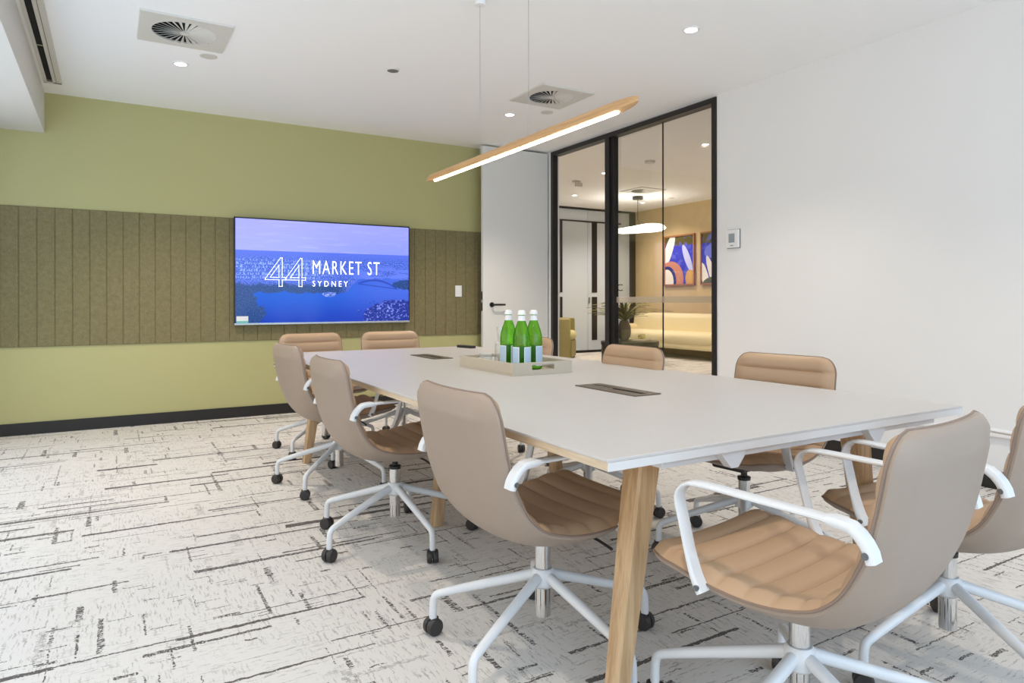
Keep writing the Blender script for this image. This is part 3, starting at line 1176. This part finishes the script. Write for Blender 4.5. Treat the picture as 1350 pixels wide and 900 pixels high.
def caster_bm():
    bm = B()
    for s in (-1, 1):
        c = Vector((0.352, 0, 0.0265))
        ax = Vector((0, 1, 0))
        rings = []
        for off, r in ((0.003, 0.020), (0.003, 0.0255), (0.006, 0.0265), (0.017, 0.0265), (0.022, 0.0235), (0.023, 0.012)):
            rings.append([c + ax * s * off + Vector((math.cos(2 * PI * k / 24) * r, 0, math.sin(2 * PI * k / 24) * r)) for k in range(24)])
        loft(bm, rings)
    lathe(bm, [(0.009, 0.030), (0.009, 0.068)], 12, (0.352, 0, 0))
    bm_box(bm, 0.334, 0.370, -0.004, 0.004, 0.022, 0.052)
    return bm


def make_chair(label, loc, rz, base):
    t = thing('swivel_chair', label, 'chair', loc, rz, 'taupe swivel chairs around the table')
    shell, cush, pip = chair_parts()
    obj('shell', shell, M['leather_back'], t, True)
    obj('cushion', cush, M['leather'], t, True)
    obj('piping', pip, M['piping'], t, True)
    for s in (-1, 1):
        a = obj('armrest', arm_bm(s), M['white_metal'], t, True)
        obj('screw', screw_bm(s, -0.268, 0.592), M['screw'], a, True)
        obj('screw', screw_bm(s, 0.086, 0.420), M['screw'], a, True)
    bm = B()
    lathe(bm, [(0.0235, 0.105), (0.0235, 0.335)], 24)
    obj('gas_column', bm, M['chrome'], t, True)
    bm = B()
    lathe(bm, [(0.026, 0.333), (0.0265, 0.346), (0.018, 0.348)], 24)
    lathe(bm, [(0.013, 0.347), (0.013, 0.396)], 16)
    obj('column_collar', bm, M['black_plastic'], t, True)
    bm = B()
    bm_box(bm, -0.075, 0.075, -0.085, 0.115, 0.360, 0.384, bev=0.008)
    mech = obj('tilt_mechanism', bm, M['black_plastic'], t)
    bm = B()
    tube(bm, smooth_path([(0.06, 0.06, 0.368), (0.15, 0.07, 0.366), (0.19, 0.072, 0.362), (0.235, 0.068, 0.358)]), 0.0042, 8)
    obj('lever', bm, M['black_plastic'], mech, True)
    bm = B()
    lathe(bm, [(0.027, 0.190), (0.036, 0.198), (0.036, 0.236), (0.028, 0.246), (0.0236, 0.246)], 28)
    obj('base_hub', bm, M['white_metal'], t, True)
    lm = cm = None
    for k in range(5):
        if lm is None:
            lo_ = obj('leg', chair_leg_bm(), M['white_metal'], t, True)
            co = obj('caster', caster_bm(), M['caster'], lo_, True)
            lm, cm = lo_, co
        else:
            lo_ = lm.copy()
            COL.objects.link(lo_)
            lo_.parent = t
            co = cm.copy()
            COL.objects.link(co)
            co.parent = lo_
        lo_.rotation_euler = (0, 0, R(base + 72 * k) - rz)
        # each caster swivelled its own way about its stem
        a = random.uniform(0, 2 * PI)
        px = Vector((0.352, 0, 0))
        co.matrix_local = Matrix.Translation(px) @ Matrix.Rotation(a, 4, 'Z') @ Matrix.Translation(-px)
    return t


def place_chair(src, label, loc, rz, base, low=False):
    t = dup(src, loc, rz, label, 'taupe swivel chairs around the table')
    k = 0
    for c in t.children:
        if c.name.split('.')[0] == 'leg':
            c.rotation_euler = (0, 0, R(base + 72 * k) - rz)
            k += 1
        if not low and c.name.split('.')[0] == 'gas_column':
            c.scale.z = 0.915
        if not low and c.name.split('.')[0] == 'column_collar':
            c.location.z = -0.028
        if c.name.split('.')[0] == 'leg':
            for q in c.children:
                a = random.uniform(0, 2 * PI)
                px = Vector((0.352, 0, 0))
                q.matrix_local = Matrix.Translation(px) @ Matrix.Rotation(a, 4, 'Z') @ Matrix.Translation(-px)
    return t


chair0 = make_chair('taupe swivel chair tucked into the long side, back to us, beside the nearest oak leg', (-3.100, -4.814, 0), R(-88.5), -10)
CH = [('taupe swivel chair in the middle of the left long side, seen from behind', -3.133, -3.676, -89, -14),
      ('taupe swivel chair on the left long side farthest from us, before the far oak leg', -3.08, -2.65, -86, 8),
      ('taupe swivel chair at the far end under the left half of the screen', -2.905, -1.72, 186, 2),
      ('taupe swivel chair at the far end under the right half of the screen', -2.315, -1.72, 180, 20),
      ('taupe swivel chair on the glass side mostly hidden behind the green bottles', -2.08, -2.70, 90, 30),
      ('taupe swivel chair in the middle of the glass side, in front of the lounge sofa', -2.15, -3.78, 90, -54),
      ('taupe swivel chair in front of the bare white wall, across the table', -1.965, -4.595, 96, 5),
      ('large taupe swivel chair at the near end of the table, seen from behind', -2.840, -5.50, 8, 44),
      ('taupe swivel chair at the near end cut off by the right edge', -2.13, -5.467, -2, 30)]
for l, x, y, a, b in CH:
    place_chair(chair0, l, (x, y, 0), R(a), b, low=l.startswith('large'))

# ------------------------------------------------------------------ things on the table
tr = thing('serving_tray', 'shallow beige tray with cut-out handles holding bottles and glasses', 'tray', (-2.48, -3.602, TZ))
ax, ay, th_, hz = 0.165, 0.272, 0.012, 0.058
box_obj('tray_base', M['tray'], (-ax, ax, -ay, ay, 0, 0.010), tr)
for s in (-1, 1):
    box_obj('side_rim', M['tray'], (s * ax - th_ * (s > 0), s * ax + th_ * (s < 0), -ay, ay, 0.010, hz), tr, bev=0.0012)
for s in (-1, 1):
    y0, y1 = (s * ay - th_, s * ay) if s > 0 else (s * ay, s * ay + th_)
    bm = B()
    for b in ((-ax + th_, -0.062, 0.010, hz), (0.062, ax - th_, 0.010, hz), (-0.062, 0.062, 0.010, 0.022), (-0.062, 0.062, 0.047, hz)):
        bm_box(bm, b[0], b[1], y0, y1, b[2], b[3])
    e = obj('handle_rim', bm, M['tray'], tr)
    box_obj('handle_trim', M['steel'], (-0.060, 0.060, y0 - .001, y1 + .001, 0.045, 0.0485), e)

BZ = TZ + 0.010
bt = thing('water_bottle', 'green glass water bottle in the tray, leftmost of the three', 'bottle', (-2.515, -3.615, BZ), R(135), 'green water bottles in the tray')
bm = B()
lathe(bm, [(0.030, 0.0), (0.040, 0.004), (0.0420, 0.012), (0.0420, 0.150), (0.0405, 0.166), (0.0355, 0.188), (0.0275, 0.212), (0.0195, 0.234), (0.0150, 0.250), (0.0145, 0.272)], 40)
obj('bottle_body', bm, M['green_glass'], bt, True)
for a0 in (0, 120, 240):
    bm = B()
    def strip(bm, a, b, z0, z1, r):
        n = 10
        i_ = [(r * math.cos(R(a + (b - a) * k / n)), r * math.sin(R(a + (b - a) * k / n))) for k in range(n + 1)]
        lo = [(p[0], p[1], z0) for p in i_]
        hi = [(p[0], p[1], z1) for p in i_]
        o_ = [(p[0] * 1.01, p[1] * 1.01) for p in i_]
        ring0 = lo + [(p[0], p[1], z0) for p in reversed(o_)]
        ring1 = hi + [(p[0], p[1], z1) for p in reversed(o_)]
        loft(bm, [ring0, ring1])
    strip(bm, a0, a0 + 88, 0.018, 0.114, 0.0422)
    lb = obj('label', bm, M['label_white'], bt)
    bm = B()
    strip(bm, a0 + 5, a0 + 83, 0.022, 0.110, 0.0427)
    obj('label_panel', bm, M['label_blue'], lb)
bm = B()
lathe(bm, [(0.0188, 0.2375), (0.0190, 0.2385), (0.0158, 0.252), (0.0152, 0.262)], 28)
obj('neck_band', bm, M['label_white'], bt, True)
bm = B()
lathe(bm, [(0.0150, 0.2655), (0.0190, 0.2665), (0.0186, 0.276), (0.0160, 0.2845), (0.010, 0.288)], 28)
obj('cap', bm, M['cap'], bt, True)
for x, y, a, l in ((-2.525, -3.755, R(135), 'green glass water bottle in the tray, centre of the three and nearest'), (-2.43, -3.712, R(133), 'green glass water bottle in the tray, rightmost of the three')):
    dup(bt, (x, y, BZ), a, l)


def tumbler(label, x, y, z, r1, h_, up=True):
    bm = B()
    r0 = r1 * 0.85
    pr = [(0.004, 0.0), (r0 - .002, 0.0), (r0, 0.002), (r1, h_), (r1 - .0025, h_), (r0 - .003, 0.010), (0.004, 0.009)]
    if not up:
        pr = [(r, h_ - z_) for r, z_ in pr]
    lathe(bm, pr, 36)
    o = obj('tumbler', bm, M['tumbler'], None, True, (x, y, z))
    return tag(o, label, 'glass', 'clear tumblers in the tray')


tumbler('clear tumbler in the tray, upper and smaller of the stacked pair left of the bottles', -2.435, -3.415, BZ + 0.1205, 0.032, 0.075, True)
tumbler('clear tumbler in the tray, lower and larger of the stacked pair left of the bottles', -2.435, -3.415, BZ, 0.046, 0.120, False)
tumbler('low clear tumbler standing alone at the far left corner of the tray', -2.52, -3.39, BZ, 0.036, 0.058, True)

rm = thing('remote_control', 'slim dark remote control near the far right corner of the table', 'remote', (-1.965, -2.06, TZ), R(12))
box_obj('body', M['black_plastic'], (-0.023, 0.023, -0.085, 0.085, 0.0, 0.018), rm, bev=0.004)
bm = B()
for i in range(3):
    for k in range(6):
        cyl(bm, (-0.013 + i * .013, -0.06 + k * .02, 0.0), 0.004, 0.0175, 0.0195, 10)
obj('keypad', bm, M['hub'], rm)

# ------------------------------------------------------------------ the lounge beyond the glass
struct('ceiling_lounge', M['ceiling'], (0.1, XT + .1, -4.6, YF + .3, LH, LH + .1))
struct('wall_lounge', M['tan_paper'], (XT, XT + .1, -4.6, YF + .3, 0, LH))
struct('wall_lounge_end', M['white_wall'], (0.1, XT, -4.7, -4.6, 0, LH))
struct('wall_lounge_side', M['white_wall'], (0.0, 0.1, 0.1, YF + .3, 0, LH))
gf = bpy.data.objects.new('window_4', None)
COL.objects.link(gf)
gf['kind'] = 'structure'
bm = B()
for x0, x1 in ((0.1, 3.05), (3.06, 4.14), (4.15, 5.24)):
    bm_box(bm, x0, x1, YF, YF + .05, 0.05, 2.90)
obj('white_panel', bm, M['glass_white'], gf)
bm = B()
bm_box(bm, 0.1, XT, YF - .03, YF + .06, 2.89, LH)
bm_box(bm, 0.1, XT, YF - .01, YF + .06, 0.0, 0.05)
bm_box(bm, 5.24, XT, YF - .04, YF + .06, 0.0, 2.89)
obj('window_frame', bm, M['black_alu'], gf)
bm = B()
bm_box(bm, 3.45, 5.00, YF - .02, YF, 2.645, 2.672)
for x0, x1 in ((3.455, 3.51), (4.245, 4.375)):
    bm_box(bm, x0, x1, YF - .012, YF, 0.25 if x0 > 4 else .6, 1.13)
    bm_box(bm, x0, x1, YF - .012, YF, 1.22, 2.645)
obj('door_rail', bm, M['black_metal'], gf)
bm = B()
bm_box(bm, 4.16, 4.185, YF - .03, YF, 1.0, 1.12)
obj('door_handle', bm, M['steel'], gf)
text_mesh('lettering', 'TEC', M['text_black'], (4.60, 5.06, 1.255, 1.40), YF - .002, parent=gf)

for x, y, l in ((1.954, -0.683, 'round downlight in the lounge ceiling seen through the glass door pane'),
                (4.562, 3.38, 'round downlight in the lounge ceiling behind the disc pendant'),
                (2.054, 1.38, 'round downlight in the lounge ceiling beside the black post'),
                (4.3, -0.2, 'round downlight in the lounge ceiling before the pictures, hidden by the jamb'),
                (2.9, 3.3, 'round downlight in the lounge ceiling over the olive armchair')):
    downlight(l, x, y, LH, LOUNGE_DOWN, 'lounge downlights', 140)
disc_fitting('ceiling_speaker', 'flat round cover in the lounge ceiling above the sofa', 'speaker', 4.632, 2.677, LH, 0.06, 0.006, M['vent_white'], 'round ceiling covers')
disc_fitting('smoke_detector', 'small pale detector on the lounge ceiling behind the glass door pane', 'smoke detector', 2.042, 0.388, LH, 0.07, 0.03, M['vent_white'])
ts = thing('exit_fitting', 'small white box fitting with bracket on the lounge ceiling, left of the black post', 'ceiling fitting', (2.068, 2.098, LH))
box_obj('bracket', M['vent_white'], (-0.06, 0.06, -0.03, 0.03, -0.03, 0), ts)
box_obj('body', M['vent_white'], (-0.015, 0.10, -0.025, 0.025, -0.09, -0.03), ts, bev=0.004)

# wavy disc pendant
wp = thing('disc_pendant', 'glowing wavy white disc pendant hanging in the lounge', 'pendant light', (3.98, 2.85, LH))
bm = B()
lathe(bm, [(0.09, -0.055), (0.095, -0.05), (0.095, 0.0)], 28)
obj('ceiling_rose', bm, M['dark_table'], wp, True)
bm = B()
n = 48
rings = []
for rr, up in ((0.02, 1), (0.2, 1), (0.36, 1), (0.46, 1), (0.50, 0), (0.46, -1), (0.36, -1), (0.2, -1), (0.02, -1)):
    ring = []
    for k in range(n):
        a = 2 * PI * k / n
        x, y = rr * math.cos(a), rr * math.sin(a)
        u = (x * .86 - y * .51) / 0.5
        v = (x * .51 + y * .86) / 0.5
        mid = -0.595 + 0.028 * u + 0.012 * math.sin(3 * a) * rr / .5
        thick = (0.058 + 0.044 * u + 0.008 * math.sin(2 * a)) * math.sqrt(max(0.0, 1 - (rr / 0.505) ** 3))
        ring.append((x, y, mid + up * thick * (1.0 if up > 0 else 0.7)))
    rings.append(ring)
loft(bm, rings)
obj('paper_shade', bm, M['disc_lamp'], wp, True)
bm = B()
tube(bm, [(0, 0, -0.05), (0, 0, -0.42)], 0.005, 8)
for k in range(3):
    a = R(30 + 120 * k)
    tube(bm, [(0, 0, -0.42), (0.28 * math.cos(a), 0.28 * math.sin(a), -0.56)], 0.002, 5)
obj('cord', bm, M['black_metal'], wp)


# framed pictures
def picture_material(seed):
    m = mat('abstract_print', (60, 70, 190), 0.25)
    g = NT(m)
    s = g.sep(g.coord())
    Y = g.math('DIVIDE', s[1], 0.41)
    Z = g.math('DIVIDE', s[2], 0.49)
    base = g.mix(g.step(Z, 0.55, 0.62), lin((52, 58, 190)), lin((92, 84, 44)))  # blue below the cut partly paints in the television's reflection
    nz = g.noise(g.coord(), 7 + seed, 3, 0.6)
    base = g.mix(g.math('MULTIPLY', g.step(nz, 0.5, 0.6), 0.6), base, lin((96, 104, 220)))
    def ell(c, cy, cz, ry, rz, col, k=1.0, tilt=0.0):
        dy = g.math('ADD', g.math('SUBTRACT', Y, cy), g.math('MULTIPLY', g.math('SUBTRACT', Z, cz), tilt))
        dy = g.math('DIVIDE', dy, ry)
        dz = g.math('DIVIDE', g.math('SUBTRACT', Z, cz), rz)
        r = g.math('SQRT', g.math('ADD', g.math('MULTIPLY', dy, dy), g.math('MULTIPLY', dz, dz)))
        return g.mix(g.math('MULTIPLY', g.step(r, 1.03, 0.97), k), c, lin(col))
    if seed == 0:
        c = ell(base, 0.72, 0.35, 0.28, 0.75, (238, 234, 232), tilt=0.5)
        c = ell(c, -0.55, 0.05, 0.2, 0.55, (190, 196, 240), tilt=-0.5)
        c = ell(c, 0.55, -0.75, 0.85, 0.72, (196, 130, 96))
        c = ell(c, 0.78, -0.82, 0.6, 0.6, (40, 40, 110))
        c = ell(c, 0.82, -0.85, 0.46, 0.5, (236, 230, 220))
        c = ell(c, -0.85, -0.9, 0.4, 0.5, (206, 160, 80), tilt=-0.3)
    else:
        c = ell(base, 0.2, 0.3, 0.55, 0.3, (110, 120, 226), tilt=0.4)
        c = ell(c, 0.72, -0.75, 0.22, 0.6, (238, 234, 226), tilt=-0.35)
        c = ell(c, 0.25, -0.7, 0.2, 0.8, (236, 232, 226), tilt=-0.45)
        c = ell(c, 0.1, -1.0, 0.8, 0.3, (90, 96, 60))
    g.link(c, g.b.inputs['Base Color'])
    return m


for k, (yc, l) in enumerate(((3.213, 'wood-framed blue and white abstract print above the sofa, fully seen'), (2.24, 'wood-framed blue abstract print cut off by the black jamb'))):
    t = thing('framed_picture', l, 'picture', (XT, yc, 1.84), 0, 'framed prints on the tan wall')
    bm = B()
    for b in ((-.41, .41, .465, .495), (-.41, .41, -.495, -.465), (-.41, -.38, -.465, .465), (.38, .41, -.465, .465)):
        bm_box(bm, -0.045, 0.0, b[0], b[1], b[2], b[3])
    obj('frame', bm, M['frame_wood'], t)
    box_obj('print', picture_material(k), (-0.03, -0.004, -.38, .38, -.465, .465), t)

# cream sofa along the tan wall
sf = thing('sofa', 'cream rounded sofa against the tan wall in the lounge', 'sofa', (4.90, 2.84, 0))


def blob(name, sx, sy, sz, c, m, parent, rnd, rot=(0, 0, 0)):
    bm = B()
    bm_box(bm, -sx / 2, sx / 2, -sy / 2, sy / 2, -sz / 2, sz / 2, bev=rnd, seg=6)
    o = obj(name, bm, m, parent, True)
    o.location = c
    o.rotation_euler = rot
    return o


blob('base', 0.80, 2.78, 0.14, (0.02, 0, 0.25), M['cream'], sf, 0.06)
blob('seat_cushion', 0.74, 2.56, 0.22, (-0.06, 0.02, 0.375), M['cream'], sf, 0.10)
blob('back_cushion', 0.26, 2.88, 0.52, (0.28, 0.0, 0.55), M['cream'], sf, 0.12, (0, R(6), 0))
blob('arm', 0.70, 0.20, 0.44, (0.04, -1.36, 0.47), M['cream'], sf, 0.095)
blob('arm', 0.55, 0.20, 0.34, (0.10, 1.33, 0.42), M['cream'], sf, 0.095)
for sx in (-.28, .30):
    for sy in (-1.25, 1.25):
        bm = B()
        lathe(bm, [(0.018, 0.0), (0.024, 0.2)], 12)
        o = obj('leg', bm, M['black_metal'], sf, True)
        o.location = (sx, sy, 0)

# olive tub armchair
ac = thing('armchair', 'olive tub armchair with pale seat cushion, seen through the doorway', 'armchair', (2.86, 3.82, 0), R(-135))
bm = B()
n = 36
rings = []
for z, o_ in ((0.0, 0), (0.70, 0), (0.725, .012), (0.735, .03)):
    out, inn = [], []
    for k in range(n + 1):
        a = R(-160 + 320 * k / n)
        def sup(rx, ry, a):
            c_, s_ = math.cos(a), math.sin(a)
            e = 0.5
            return (rx * math.copysign(abs(c_) ** e, c_), ry * math.copysign(abs(s_) ** e, s_))
        a2 = R(90) + 0
        # open side towards local +Y
        ang = R(90) + R(42) + (2 * PI - R(84)) * k / n
        p = sup(0.36 - o_, 0.35 - o_, ang)
        q = sup(0.25 + o_, 0.24 + o_, ang)
        q = (q[0], min(q[1], 0.35) if k not in (0, n) else p[1])
        out.append((p[0], p[1], z))
        inn.append((q[0], q[1], z))
    rings.append(out + list(reversed(inn)))
loft(bm, rings)
obj('tub_back', bm, M['olive_leather'], ac, True)
bm = B()
bm_box(bm, -0.245, 0.245, -0.22, 0.33, 0.03, 0.33, bev=0.01)
obj('seat_base', bm, M['olive_leather'], ac)
blob('seat_cushion', 0.47, 0.54, 0.18, (0, 0.085, 0.42), M['cream_cushion'], ac, 0.085)

# drum coffee table with vases
ct = thing('coffee_table', 'dark round drum coffee table in front of the cream sofa', 'coffee table', (3.25, 2.22, 0))
bm = B()
lathe(bm, [(0.465, 0.0), (0.470, 0.01), (0.470, 0.312), (0.45, 0.315)], 48)
obj('drum', bm, M['dark_table'], ct, True)
bm = B()
lathe(bm, [(0.47, 0.315), (0.48, 0.32), (0.48, 0.375), (0.47, 0.38)], 48)
obj('top', bm, M['dark_table'], ct, True)

v1 = thing('vase', 'tall dark stone vase on the coffee table holding the plant', 'vase', (3.36, 2.49, 0.38))
bm = B()
lathe(bm, [(0.065, 0.0), (0.100, 0.05), (0.115, 0.14), (0.105, 0.24), (0.070, 0.31), (0.060, 0.335), (0.045, 0.335), (0.050, 0.28)], 28)
obj('vase_body', bm, M['stone_vase'], v1, True)
v2 = thing('vase', 'short round grey vase beside the taller vase', 'vase', (3.13, 2.46, 0.38))
bm = B()
lathe(bm, [(0.05, 0.0), (0.085, 0.05), (0.085, 0.11), (0.05, 0.175), (0.04, 0.185), (0.03, 0.185), (0.03, 0.15)], 24)
obj('vase_body', bm, M['stone_vase'], v2, True)
pl = thing('potted_plant', 'spiky dry green plant arching out of the tall vase', 'plant', (3.36, 2.49, 0.70))
for nm, m, cnt, sd in (('leaves', M['leaf'], 80, 1), ('pale_leaves', M['leaf_pale'], 40, 2)):
    bm = B()
    rnd = random.Random(sd)
    for k in range(cnt):
        a = rnd.uniform(0, 2 * PI)
        ln = rnd.uniform(0.30, 0.66)
        el = rnd.uniform(0.5, 1.35)
        prev = None
        rings = []
        for j in range(6):
            f = j / 5
            rad = ln * f * math.cos(el) * (1 + .5 * f)
            zz = ln * f * math.sin(el) * (1 - .45 * f * f) + 0.0
            w = 0.017 * math.sin(PI * min(1, .15 + f * .85)) + 0.002
            c_, s_ = math.cos(a), math.sin(a)
            rings.append([(rad * c_ - w * s_, rad * s_ + w * c_, zz), (rad * c_, rad * s_, zz + .004), (rad * c_ + w * s_, rad * s_ - w * c_, zz), (rad * c_, rad * s_, zz - .003)])
        loft(bm, rings)
    obj(nm, bm, m, pl, True)
bk = thing('book', 'pale flat book lying on the coffee table', 'book', (3.42, 2.12, 0.38), R(20))
box_obj('cover', M['book'], (-0.14, 0.14, -0.10, 0.10, 0, 0.022), bk, bev=0.002)
box_obj('pages', M['label_white'], (-0.136, 0.143, -0.097, 0.097, 0.004, 0.018), bk)
yo = thing('ornament', 'small yellow knotted ornament on the pale book', 'ornament', (3.46, 2.16, 0.402))
for k in range(3):
    bm = B()
    loop_tube(bm, [(0.05 * math.cos(2 * PI * j / 20) * (1 if k != 1 else .3), 0.05 * math.sin(2 * PI * j / 20) * (1 if k != 2 else .3), 0.045 + (0.03 * math.sin(2 * PI * j / 20 + k) if k else 0.03 * math.cos(2 * PI * j / 20 * 2))) for j in range(20)], 0.014, 8)
    obj('ring', bm, M['yellow'], yo, True)
